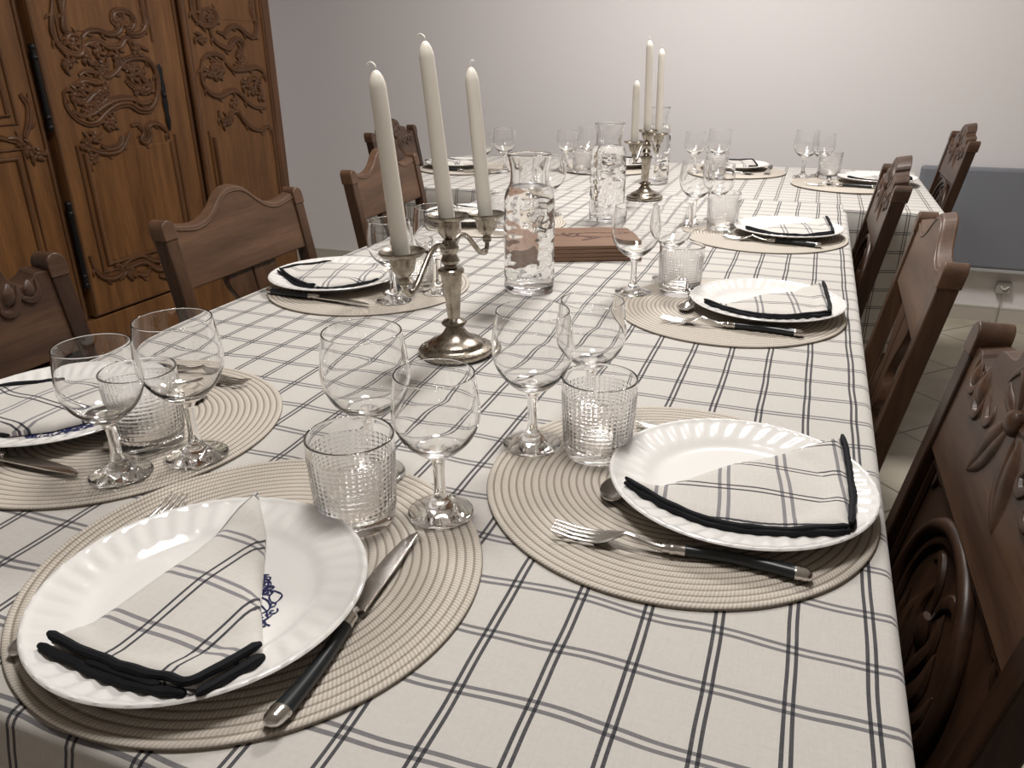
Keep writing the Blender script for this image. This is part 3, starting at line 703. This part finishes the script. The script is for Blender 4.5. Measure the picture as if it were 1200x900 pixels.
D1 = [[(2.017,1.36),(1.984,1.273),(1.977,1.229),(2.0,1.185),(2.045,1.166),(2.077,1.175),(2.082,1.209),(2.062,1.228),(2.036,1.225),(2.026,1.202),(2.044,1.191)],[(2.059,1.363),(2.026,1.274),(2.022,1.241),(2.043,1.225)],[(2.089,1.22),(2.116,1.238),(2.156,1.242),(2.2,1.231),(2.234,1.235),(2.259,1.253),(2.253,1.277),(2.232,1.276),(2.242,1.3),(2.285,1.305),(2.316,1.294),(2.323,1.273),(2.306,1.255),(2.28,1.254)],[(2.37,1.372),(2.374,1.318),(2.378,1.281),(2.351,1.247),(2.309,1.237),(2.278,1.245)],[(2.081,1.192),(2.116,1.206),(2.154,1.207),(2.189,1.19),(2.239,1.193),(2.271,1.218),(2.309,1.203),(2.366,1.182)],[(2.047,1.106),(2.076,1.117),(2.121,1.11),(2.157,1.097),(2.202,1.114),(2.243,1.145),(2.298,1.157),(2.349,1.15),(2.377,1.118),(2.378,1.066),(2.356,1.015),(2.317,.987),(2.273,.99),(2.234,1.011),(2.183,1.01),(2.128,.989),(2.081,.961),(2.041,.958),(2.001,.978),(1.975,1.015),(1.976,1.061)],[(1.991,.997),(2.024,.98),(2.072,.986),(2.116,1.005),(2.178,1.023),(2.246,1.023),(2.294,1.005),(2.341,1.012)],[(2.223,.935),(2.259,.935),(2.27,.908),(2.254,.883),(2.278,.871),(2.302,.892),(2.301,.926),(2.34,.933),(2.381,.906),(2.393,.878)],[(1.99,.883),(2.026,.873),(2.077,.855),(2.134,.853),(2.172,.871),(2.209,.913)],[(2.076,.881),(2.104,.865),(2.156,.873),(2.176,.903)],[(2.037,1.083),(2.068,1.088),(2.113,1.08),(2.147,1.091)],[(2.244,1.114),(2.272,1.126),(2.305,1.119),(2.308,1.094),(2.335,1.061),(2.305,1.049),(2.266,1.066),(2.237,1.089)],[(2.0,1.055),(2.014,1.025),(2.051,1.023),(2.088,1.045),(2.122,1.056),(2.141,1.037),(2.112,1.017),(2.071,1.01)],
 [(1.932,.529),(1.946,.471),(1.974,.44),(2.017,.429),(2.051,.439),(2.05,.465),(2.029,.476)],[(2.045,.447),(2.091,.474),(2.154,.479),(2.209,.446),(2.278,.44),(2.33,.466),(2.37,.47)],[(2.037,.417),(2.106,.451),(2.167,.45),(2.218,.411),(2.288,.407),(2.35,.434)],[(2.12,.42),(2.15,.405),(2.18,.418)],[(2.22,.385),(2.26,.372),(2.30,.388)]]
D1B = [(2.013,1.048),(2.045,1.029),(2.111,1.044),(2.097,1.021),(2.043,.994),(2.266,1.101),(2.304,1.113),(2.334,1.055),(2.289,1.056),(2.139,1.061),(2.215,1.163),(2.231,1.145),(2.143,1.133),(2.13,1.116),(2.089,1.163),(2.139,1.181),(2.047,1.2),(2.264,1.271),(2.014,1.146),(2.146,.963),(2.119,.952),(2.052,.911),(2.026,.842),(2.016,.893),(2.306,1.187),(2.047,1.065),(2.25,.425),(2.09,.43)]
D2 = [[(2.616,1.387),(2.618,1.309),(2.652,1.278),(2.704,1.272),(2.753,1.294),(2.754,1.325),(2.719,1.337),(2.664,1.328)],[(2.702,1.266),(2.715,1.225),(2.764,1.197),(2.808,1.191),(2.825,1.212),(2.864,1.227),(2.897,1.213),(2.884,1.184)],[(2.743,1.253),(2.787,1.247),(2.826,1.269),(2.874,1.274),(2.917,1.25),(2.963,1.236),(2.994,1.259),(2.997,1.303),(2.973,1.338),(2.979,1.396)],[(2.632,1.148),(2.617,1.107),(2.621,1.058),(2.657,1.022),(2.71,1.012),(2.772,1.028),(2.818,1.023),(2.871,.982),(2.929,.956),(2.994,.953)],[(2.632,1.148),(2.68,1.169),(2.745,1.162),(2.778,1.133),(2.814,1.111),(2.886,1.11),(2.963,1.117),(3.01,1.093),(3.017,1.062)],[(2.688,.962),(2.691,.925),(2.745,.907),(2.765,.943),(2.802,.948),(2.83,.908),(2.885,.873),(2.948,.86),(2.991,.873),(3.019,.846)],[(2.679,1.12),(2.717,1.141),(2.746,1.119),(2.717,1.091),(2.673,1.092)],[(2.837,1.162),(2.884,1.155),(2.865,1.125),(2.819,1.133)],
 [(2.66,.50),(2.70,.45),(2.76,.47),(2.82,.49),(2.88,.455),(2.95,.45)]]
D2B = [(2.716,1.134),(2.697,1.099),(2.654,1.107),(2.733,1.112),(2.864,1.176),(2.87,1.147),(2.952,1.063),(2.918,1.026),(2.723,.916),(2.667,1.298),(2.712,1.307),(2.641,1.23),(2.875,1.058),(2.786,.987),(2.966,1.009)]
def carve(mb, lines, blobs, w=.0125, base=.003):
    """scrolls cut as two parallel ridges with a curl at the end, and leaf clusters"""
    for q, l in enumerate(lines):
        pts = smoothline([AP(y, z, base) for y, z in l], 6); n = len(pts)
        tap = [(.35 + .65 * sin(pi * min(1, max(0, (i + 1) / (n + 1)))) ** .6) for i in range(n)]
        mb.tube(pts, [w * .62 * t for t in tap], 8, up=(1, 0, 0), flat=1.0)
        off = []
        for i in range(n):
            t = (pts[min(i + 1, n - 1)] - pts[max(i - 1, 0)]).normalized(); off.append(pts[i] + Vector((-.0008, -t.z, t.y)) * (.0105 * tap[i]))
        mb.tube(off, [w * .45 * t for t in tap], 6, up=(1, 0, 0), flat=.9)
        for k in range(5, n - 3, 9):
            t = (pts[k + 1] - pts[k - 1]).normalized(); sd = -1
            nn = Vector((0, -t.z, t.y)) * sd; p0 = pts[k]
            mb.tube(smoothline([p0, p0 + nn * .012 + t * .008, p0 + nn * .018 + t * .022], 3), [.0065, .0065, .006, .005, .004, .0025, .001], 6, up=(1, 0, 0), flat=.7)
    for k, (y, z) in enumerate(blobs):
        mb.blob(AP(y, z, base), (.008, .010, .010), 8, 5)
        for q in range(6):
            a = k * 1.7 + q * 1.05 + .3 * sin(k + q); L = .020 + .010 * ((k + q) % 3)
            pts = smoothline([AP(y, z, base), AP(y + L * .6 * cos(a), z + L * .6 * sin(a), base + .002), AP(y + L * cos(a + .5), z + L * sin(a + .5), base)], 4); m = len(pts)
            mb.tube(pts, [.0075 * sin(pi * min(1, (i + 1.2) / (m + .6))) + .0008 for i in range(m)], 6, up=(1, 0, 0), flat=.7)
def door(y0, y1, panels, lines, blobs):
    """panels: list of (y0,y1,z0,z1) sunk fields with raised centres"""
    d = MB().box(-.030, .0, y0 - 2.2, y1 - 2.2, DZ0, DZ1).build('door', M['oak'], arm, False, bevel=.005)
    for (a, b, c, e) in panels:
        up = c > .95 and bool(blobs) and len(blobs) > 5; op = bool(blobs) and len(blobs) > 5
        MB().box(-.01, .0022, a - 2.2, b - 2.2, c, e).build('panel', M['oak'], d, False, bevel=.002)
        mb = MB()
        def path(i):
            P = [(a - i, c - i), (b + i, c - i), (b + i, e + i), (a - i, e + i)]
            if not op: return P, True
            return ([P[0], P[3], P[2], P[1]] if up else [P[3], P[0], P[1], P[2]]), False
        for i, r_, o_ in ((0, .010, .002), (.026, .006, .001)):
            P, cl = path(i); mb.tube([AP(y, z, o_) for y, z in P], r_, 8, up=(1, 0, 0), flat=.85, closed=cl)
        mb.build('moulding', M['oak_dark'], d)
    for part, lo in (('scroll_carving', True), ('lower_carving', False)):
        ll = [l for l in lines if (max(z for y, z in l) > .6) == lo]; bl = [b for b in blobs if (b[1] > .6) == lo]
        if ll: mb = MB(); carve(mb, ll, bl); mb.build(part, M['oak_carved'], d)
    mb = MB(); mb.tube([AP(y, z, .0) for y, z in ((y0 + .008, DZ0 + .008), (y1 - .008, DZ0 + .008), (y1 - .008, DZ1 - .008), (y0 + .008, DZ1 - .008))], .007, 8, up=(1, 0, 0), closed=True)
    mb.build('edge_bead', M['oak_dark'], d)
    return d
LM = [[(1.70 - .30 + .3 * 0 + (y - 1.9) * .62 - .02, z) for y, z in l] for l in D1[:5]]
d0 = door(1.29, 1.872, [(1.40, 1.76, 1.0, 1.90), (1.40, 1.755, .46, .875)], [[(1.80, .93), (1.825, .97), (1.84, 1.02), (1.82, 1.06)], [(1.79, .90), (1.77, .93), (1.74, .935)], [(1.45, .93), (1.52, .945), (1.6, .93), (1.68, .945), (1.74, .93)]], [(1.8, .90), (1.58, .937), (1.83, .88)])
d1 = door(1.905, 2.532, [(2.005, 2.40, .485, .865), (2.03, 2.37, 1.24, 1.92)], D1, D1B)
d2 = door(2.572, 3.048, [(2.64, 3.02, .52, .86), (2.66, 2.985, 1.30, 1.92)], D2, D2B)
mb = MB()                                                     # iron key plate on the middle door
P = [AP(2.46 - .06 * 0, z, .006) for z in (1.139, 1.12, 1.09, 1.06, 1.03, 1.0, .97, .94, .906)]
P = [AP(2.402, z, .006) for z in (1.139, 1.12, 1.09, 1.06, 1.03, 1.0, .97, .94, .906)]
mb.tube(P, [.004, .012, .009, .013, .010, .013, .009, .012, .004], 8, up=(1, 0, 0), flat=.3)
mb.blob(AP(2.402, 1.03, .008), (.006, .008, .012))
mb.build('key_plate', M['iron'], d1)
for (za, zb) in ((.955, 1.191), (.438, .712), (1.55, 1.80)):
    mb = MB().tube([AP(1.888, za, .012), AP(1.888, zb, .012)], .009, 10)
    for z in (za, za + .03, zb - .03, zb): mb.blob(AP(1.888, z, .012), (.012, .012, .012), 10, 6)
    mb.build('hinge', M['iron'], d1)

# ------------------------------------------------------------------ blue-grey panel low on the back wall, with its outlet below
pn = thing('wall_panel', (1.05, YB, .245), 0, 'wide blue-grey rectangular panel low on the back wall at right', 'panel')
MB().box(-.59, .59, -.075, -.02, .015, .452).build('front_face', M['panel'], pn, False, bevel=.012)
MB().box(-.57, .57, -.072, -.018, .0, .016).build('bottom_trim', M['panel_edge'], pn, False, bevel=.003)
for x in (-.4, .4): MB().box(x - .03, x + .03, -.021, .0, .10, .36).build('wall_bracket', M['panel_edge'], pn, False)
so = thing('outlet_box', (.895, YB, .165), 0, 'small beige outlet box on the wall under the blue-grey panel', 'outlet')
MB().box(-.030, .030, -.03, 0, -.025, .03).build('cover', M['socket'], so, False, bevel=.004)
MB().tube(smoothline([(-.016, -.032, .012), (0, -.036, -.002), (.018, -.032, .010)], 6), .004, 8).build('clip', M['skirt_top'], so)
MB().tube([(0, -.012, -.02), (.001, -.017, -.08), (0, -.018, -.161)], .0025, 8).build('cord', M['socket'], so)

# ------------------------------------------------------------------ the place settings
SET = {   # key: (mat centre, plate centre, facing angle of the diner's 'up', where it is)
 'head': ((-.395, .431), (-.401, .374), pi / 2, 'nearest setting, lower left'),
 'L2':   ((-.733, .604), (-.812, .600), 0, 'left setting cut by the photo edge'),
 'L3':   ((-.759, 1.236), (-.826, 1.226), 0, 'left setting beyond the near candelabra'),
 'L4':   ((-.765, 1.885), (-.835, 1.880), 0, 'left setting hidden behind near candles'),
 'R1':   ((-.0865, .686), (-.026, .690), pi, 'nearest right setting'),
 'R3':   ((-.1026, 1.307), (-.0416, 1.318), pi, 'second right setting'),
 'R5':   ((-.086, 1.942), (-.034, 1.960), pi, 'third right setting'),
 'FL':   ((-1.275, 2.86), (-1.325, 2.870), 0, 'left end of the far table'),
 'FB':   ((-.742, 3.02), (-.700, 3.085), -pi / 2, 'far edge behind the second carafe'),
 'FC':   ((-.275, 3.075), (-.276, 3.135), -pi / 2, 'far edge right of the far candelabra'),
 'FR':   ((.128, 2.865), (.212, 2.925), pi, 'right end of the far table'),
}
LAB = {
 'head': ('under the plate with the pointed napkin, nearest the camera', 'nearest the camera at lower left, blue monogram beside the napkin'),
 'L2': ('at the left photo edge, carrying two wine glasses', 'cut off by the left photo edge, blue print below its napkin'),
 'L3': ('on the left past the near candelabra', 'on the left past the near candelabra, before the splat-back chair'),
 'L4': ('on the left behind the near candles', 'on the left half hidden behind the near candles'),
 'R1': ('nearest on the right, holding the large fork in view', 'nearest on the right with napkin opening to the right'),
 'R3': ('second on the right', 'second along the right side of the table'),
 'R5': ('third on the right, its glasses close to the far candelabra', 'third along the right side, small in the distance'),
 'FL': ('at the left end of the far table', 'at the left end of the far table behind the candles'),
 'FB': ('at the far table edge behind the second carafe', 'between second carafe and far candelabra at the back edge'),
 'FC': ('at the far table edge right of the far candelabra', 'at the back edge right of the far candelabra'),
 'FR': ('at the right end of the far table', 'at the right end of the far table, partly behind a chair'),
}
ZM = TZ + .0008
ZS = ZM + .0034
for k, (mc, pc, fa, w) in SET.items():
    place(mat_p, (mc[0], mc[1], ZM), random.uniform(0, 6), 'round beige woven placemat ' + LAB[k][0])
    p = place(plate_p, (pc[0], pc[1], ZS), 0, 'white fluted-rim plate ' + LAB[k][1])
    if k == 'head': p['_m'] = 1; monogram(p, (.038, .008), radians(-52), 1.)
    if k == 'L2': monogram(p, (.050, -.046), radians(55), 1.05); 
for o in C.objects:
    if '_m' in o: del o['_m']
NZ = ZS
# napkins. template N1 (relative to its plate centre), hem along the long lower edge and the short right edge
T = [(-.101, -.053), (-.080, -.046), (-.045, -.015), (-.012, .024), (.040, .073), (.092, .104), (.100, .017), (.097, -.070), (.056, -.079), (-.003, -.087), (-.048, -.078)]
def tnap(k, label, rz=0., s=1., mirror=False):
    pc = SET[k][1]; c, sn = cos(rz), sin(rz)
    ol = [(pc[0] + s * (x * c - (y if not mirror else -y) * sn), pc[1] + s * (x * sn + (y if not mirror else -y) * c)) for x, y in T]
    hems = [((5, 6, 7), .75, .0030, (.001, 0)), ((5, 6, 7), .2, .0030, (.002, .002)), ((0, 10, 9, 8, 7), .55, .0028, (0, 0)), ((0, 10, 9, 8, 7), .1, .0030, (0, -.003))]
    return napkin('napkin', ol, pc, hems, radians(96) + rz, label, ph=(pc[0] + .044 * c + .025 * sn, pc[1] + .044 * sn - .025 * c))
tnap('R1', 'checked napkin folded to a wedge on the nearest right plate, black hem facing right')
tnap('R3', 'checked napkin on the second right plate, tip towards the tumbler', radians(2), .97)
tnap('R5', 'checked napkin on the third right plate', radians(4), .97)
tnap('FR', 'checked napkin on the plate at the right end of the far table', radians(3), .97)
tnap('FC', 'checked napkin on the back-edge plate right of the far candelabra', radians(95), .95)
tnap('FB', 'checked napkin on the back-edge plate behind the second carafe', radians(95), .95)
tnap('FL', 'checked napkin on the plate at the left end of the far table', radians(180), .95)
tnap('L4', 'checked napkin on the left plate half hidden by the near candles', radians(178), .95)
napkin('napkin', [(-.443, .495), (-.447, .472), (-.442, .402), (-.448, .333), (-.457, .284), (-.415, .281), (-.380, .279), (-.350, .280), (-.328, .283), (-.312, .329), (-.352, .378), (-.405, .455)], SET['head'][1],
       [((4, 5, 6, 7, 8, 9), .9, .0034, (0, 0)), ((4, 5, 6, 7, 8), .1, .0036, (-.002, -.007)), ((5, 6, 7), .45, .0032, (.0, -.004)), ((8, 9), .1, .0036, (.005, -.005))], radians(-4),
       'checked napkin folded to a tall point on the nearest plate, thick black hem', ph=(-.404, .320))
napkin('napkin', [(-.932, 1.196), (-.925, 1.245), (-.885, 1.300), (-.790, 1.318), (-.742, 1.285), (-.740, 1.235), (-.775, 1.175), (-.812, 1.135), (-.845, 1.150)], SET['L3'][1],
       [((0, 8, 7), .7, .003, (0, 0)), ((0, 8, 7), .15, .003, (-.003, -.003)), ((7, 6, 5), .1, .0028, (.001, -.001)), ((0, 1, 2), .5, .003, (0, 0))], radians(104), 'checked napkin on the left plate past the near candelabra', ph=(-.812, 1.189))
napkin('napkin', [(-.915, .545), (-.912, .600), (-.880, .650), (-.830, .672), (-.775, .655), (-.740, .615), (-.744, .585), (-.768, .545), (-.800, .520), (-.850, .508)], SET['L2'][1],
       [((0, 9, 8), .1, .0022, (0, 0)), ((0, 1, 2), .5, .003, (0, 0))], radians(84), 'checked napkin on the plate cut by the left photo edge', ph=(-.842, .587))

# cutlery: tip and butt on the mat
def lay(proto, tip, butt, label, z=ZS):
    a = atan2(butt[1] - tip[1], butt[0] - tip[0]); place(proto, (tip[0], tip[1], z), a, label)
lay(knife_p, (-.291, .510), (-.277, .290), 'black-handled knife right of the nearest plate, pointing away')
lay(fork_p, (-.533, .490), (-.488, .268), 'fork left of the nearest plate, only tines and butt showing')
lay(spoon_p, (-.490, .468), (-.319, .477), 'spoon above the nearest plate, only its steel butt showing')
lay(fork_p, (-.175, .562), (.042, .566), 'black-handled fork before the nearest right plate')
lay(knife_p, (-.152, .798), (.072, .780), 'knife beyond the nearest right plate, only the blade tip showing')
lay(spoon_p, (-.137, .622), (-.160, .790), 'spoon tucked under the left rim of the nearest right plate')
lay(fork_p, (-.197, 1.202), (.025, 1.192), 'fork before the second right plate')
lay(spoon_p, (-.166, 1.250), (-.176, 1.42), 'spoon beside the left rim of the second right plate')
lay(fork_p, (-.172, 1.866), (.032, 1.835), 'fork before the third right plate')
lay(spoon_p, (-.166, 1.880), (-.172, 2.04), 'spoon beside the left rim of the third right plate')
lay(knife_p, (-.664, .491), (-.890, .486), 'knife before the plate cut by the left photo edge')
lay(spoon_p, (-.689, .705), (-.684, .540), 'spoon behind the glasses of the left edge setting')
lay(fork_p, (-.655, .745), (-.875, .742), 'fork beyond the plate cut by the left photo edge')
lay(knife_p, (-.684, 1.108), (-.910, 1.122), 'knife before the left plate past the near candelabra')
lay(spoon_p, (-.688, 1.335), (-.690, 1.17), 'spoon before the glasses of the left setting past the candelabra')
lay(fork_p, (-.015, 2.790), (.205, 2.775), 'fork before the plate at the right end of the far table')
lay(spoon_p, (.064, 2.80), (.062, 2.965), 'spoon beside the plate at the right end of the far table')
lay(fork_p, (-.150, 2.985), (-.145, 3.205), 'fork right of the back-edge plate right of the far candelabra')
lay(spoon_p, (-.19, 2.985), (-.355, 2.985), 'spoon before the back-edge plate right of the far candelabra')
lay(knife_p, (-1.13, 2.745), (-1.355, 2.742), 'knife before the plate at the left end of the far table')
lay(fork_p, (-.585, 2.96), (-.58, 3.18), 'fork right of the back-edge plate behind the second carafe')

# glasses: position, kind, label, stands on the mat?
G = [('s', -.629, .509, 'smaller wine glass at far left, before the edge plate', 1), ('b', -.583, .569, 'larger wine glass of the left edge setting, right of the smaller one', 1), ('t', -.655, .578, 'pressed glass tumbler behind the two left edge wine glasses', 1),
 ('s', -.285, .557, 'smaller wine glass standing above the nearest knife tip', 1), ('b', -.383, .601, 'larger wine glass behind the nearest tumbler', 0), ('t', -.354, .521, 'pressed glass tumbler of the nearest setting', 1),
 ('b', -.250, .718, 'larger wine glass left of the nearest right tumbler', 1), ('s', -.212, .815, 'smaller wine glass behind the nearest right tumbler', 1), ('t', -.178, .726, 'pressed glass tumbler beside the nearest right plate', 1),
 ('b', -.276, 1.348, 'larger wine glass before the stack of boards', 1), ('s', -.231, 1.460, 'smaller wine glass behind the second right tumbler', 1), ('t', -.196, 1.372, 'pressed glass tumbler beside the second right plate', 1),
 ('b', -.264, 2.006, 'larger wine glass of the third right setting', 1), ('s', -.218, 2.085, 'smaller wine glass behind the third right tumbler', 1), ('t', -.191, 1.980, 'pressed glass tumbler beside the third right plate', 1),
 ('s', -.663, 1.155, 'smaller wine glass behind the left candle of the near candelabra', 1), ('b', -.610, 1.232, 'larger wine glass behind the middle candle of the near candelabra', 1), ('t', -.672, 1.250, 'pressed glass tumbler behind the near candelabra left arm', 1),
 ('s', -.650, 1.815, 'smaller wine glass right behind the near carafe', 1), ('b', -.655, 2.020, 'larger wine glass showing at the right shoulder of the near carafe', 1), ('t', -.705, 1.800, 'pressed glass tumbler left of the near carafe behind', 1),
 ('b', -1.085, 2.790, 'larger wine glass at far left end, right of the candles', 0), ('s', -1.150, 2.730, 'smaller wine glass at far left end, behind the right near candle', 1),
 ('s', -.879, 2.916, 'smaller wine glass left of the second carafe at the back', 1), ('b', -.800, 2.935, 'larger wine glass touching the second carafe in view', 1), ('t', -.800, 2.860, 'pressed glass tumbler beside the second carafe at the back', 1),
 ('s', -.410, 2.985, 'smaller wine glass right of the far candelabra', 1), ('b', -.322, 2.960, 'larger wine glass above the back-edge tumbler, right of the far candelabra', 1), ('t', -.315, 2.870, 'pressed glass tumbler at the back edge right of the far candelabra', 0),
 ('b', -.027, 2.985, 'larger wine glass left of the far right tumbler', 1), ('s', .030, 3.035, 'smaller wine glass behind the far right tumbler', 1), ('t', .058, 2.975, 'pressed glass tumbler beside the plate at the far table right end', 1)]
def on_mat(x, y, r): return any(hypot(x - m[0][0], y - m[0][1]) < RM + r for m in SET.values())
for (k, x, y, lab, _) in G:
    place({'s': small_p, 'b': big_p, 't': tumbler_p}[k], (x, y, (ZS + .0001) if on_mat(x, y, .028) else TZ + .0008), random.uniform(0, 6), lab)
place(carafe_p, (-.464, 1.312, TZ + .0008), .3, 'near water carafe between the near candelabra and the boards')
place(carafe_p, (-.495, 2.015, TZ + .0008), 1.3, 'second water carafe, behind the stack of boards')
place(carafe_p, (-.502, 2.715, TZ + .0008), 2.3, 'farthest water carafe, right behind the far candelabra')

# candelabras: near one leans a touch
NC, FC_ = (-.454, .962), (-.466, 2.372)
place(cand_p, (NC[0], NC[1], TZ + .0012), label='near three-light silver candelabra before the carafe', rot=(radians(0), radians(-1.6), radians(-.5)))
place(cand_p, (FC_[0], FC_[1], TZ + .0012), label='far three-light silver candelabra, small near the back wall', rot=(0, radians(-.6), radians(-3.8)))
def candle(root_loc, arm_rot, dy, z, h, tilt, bend, label):
    R = Matrix.Rotation(arm_rot[2], 3, 'Z') @ Matrix.Rotation(arm_rot[1], 3, 'Y')
    p = Vector(root_loc) + R @ Vector((0, dy, z)); o = make_candle(h, bend); o.location = p; o.rotation_euler = tilt; o['label'] = label
ar = (0, radians(-1.6), radians(-.5)); L0 = (NC[0], NC[1], TZ + .0012)
candle(L0, ar, -.133, .1630, .226, (radians(0), radians(-5.0), 0), (-.012, .004), 'left ivory candle on the near candelabra, wick curled left')
candle(L0, ar, 0, .1836, .238, (radians(0), radians(-5.5), 0), (-.013, .006), 'tallest middle ivory candle on the near candelabra')
candle(L0, ar, .133, .1630, .226, (radians(0), radians(-5.0), 0), (.005, .002), 'right ivory candle on the near candelabra, before the carafe')
ar = (0, radians(-.6), radians(-3.8)); L0 = (FC_[0], FC_[1], TZ + .0012)
candle(L0, ar, -.133, .1630, .178, (0, radians(-1), 0), (-.004, 0), 'shortest left ivory candle on the far candelabra')
candle(L0, ar, 0, .1836, .260, (0, radians(-2), 0), (-.004, .003), 'tallest middle ivory candle on the far candelabra')
candle(L0, ar, .133, .1630, .260, (0, radians(-1.5), 0), (.003, 0), 'right ivory candle on the far candelabra')

# stack of wooden boards
bc, ba = (-.470, 1.640), radians(23)
for k in range(4):
    o = MB().box(-.130, .130, -.095, .095, 0, .0078).build('wooden_board', M['board'], None, False, bevel=.0012)
    o.location = (bc[0] + random.uniform(-.0015, .0015), bc[1] + random.uniform(-.0015, .0015), TZ + .001 + k * .0084); o.rotation_euler = (0, 0, ba + radians((0, .4, -.3, .1)[k]))
    tag(o, ['bottom wooden board of the stack, resting on the cloth', 'second wooden board from the bottom of the stack', 'wooden board just under the top one of the stack', 'top wooden board of the stack with a dark burnt drawing'][k], 'board', 'wooden boards in a stack')
    if k == 3:
        mb = MB()
        for l in [[(-.11, .012), (-.075, .006), (-.062, .022), (-.045, .012), (-.060, -.006), (-.080, .004), (-.06, .016)], [(-.05, .020), (-.01, .026), (.03, .022), (.062, .018), (.078, .004), (.070, -.010), (.052, -.004), (.058, .008)],
                  [(.056, -.008), (.02, -.016), (-.01, -.012), (-.04, -.004), (-.06, -.002)], [(.01, -.016), (-.02, -.030), (-.04, -.040), (-.03, -.030)], [(-.07, .010), (-.085, .020), (-.078, .028)], [(-.03, -.01), (-.015, -.022)]]:
            pts = smoothline([(x * .85 + .045, y * 1.15 + .004, .0079) for x, y in l], 6); mb.tube(pts, [.0026 + .0016 * abs(sin(i)) for i in range(len(pts))], 6, up=(0, 0, 1), flat=.25)
        mb.build('burnt_drawing', M['burn'], o)

# ------------------------------------------------------------------ light
def area(name, loc, size, power, color, rot=(0, 0, 0), shape='DISK'):
    l = bpy.data.lights.new(name, 'AREA'); l.shape = shape; l.size = size; l.energy = power; l.color = color
    o = bpy.data.objects.new(name, l); C.objects.link(o); o.location = loc; o.rotation_euler = rot; return o
area('ceiling_lamp', (-.35, 2.50, 2.50), .55, 38, (1, .968, .945))
area('near_fill_light', (-.35, .80, 2.50), .5, 18, (1, .968, .945))  # added fill that brightens the near cloth, not a lamp of the room
w = bpy.data.worlds.new('World'); bpy.context.scene.world = w; w.use_nodes = True
w.node_tree.nodes['Background'].inputs[0].default_value = (.6, .62, .65, 1); w.node_tree.nodes['Background'].inputs[1].default_value = .05

# ------------------------------------------------------------------ camera
cam = bpy.data.cameras.new('camera'); cam.sensor_width = 36; cam.lens = 27.0; cam.clip_start = .02; cam.clip_end = 50
co = bpy.data.objects.new('camera', cam); C.objects.link(co)
r = Vector((.9355152022586943, .353223064622185, -.006691260104492569)); u = Vector((-.1322377001059553, .3676705678197399, .9205061348137761)); f = Vector((-.32760417734449243, .8602626460436498, -.3906708113084679))
co.matrix_world = Matrix(((r.x, u.x, -f.x, 0), (r.y, u.y, -f.y, 0), (r.z, u.z, -f.z, TZ + .40), (0, 0, 0, 1)))
cam.dof.use_dof = False
S = bpy.context.scene; S.camera = co
vs = S.view_settings; vs.view_transform = 'Standard'; vs.look = 'None'; vs.gamma = 1; vs.use_curve_mapping = False; vs.exposure = 0.38
S.render.engine = 'CYCLES'
cy = S.cycles
cy.caustics_refractive = True; cy.caustics_reflective = False; cy.blur_glossy = .3
cy.max_bounces = 20; cy.transmission_bounces = 20; cy.glossy_bounces = 6; cy.diffuse_bounces = 5; cy.transparent_max_bounces = 16
cy.use_denoising = True; cy.sample_clamp_indirect = 0.
try: cy.denoiser = 'OPENIMAGEDENOISE'
except Exception: pass
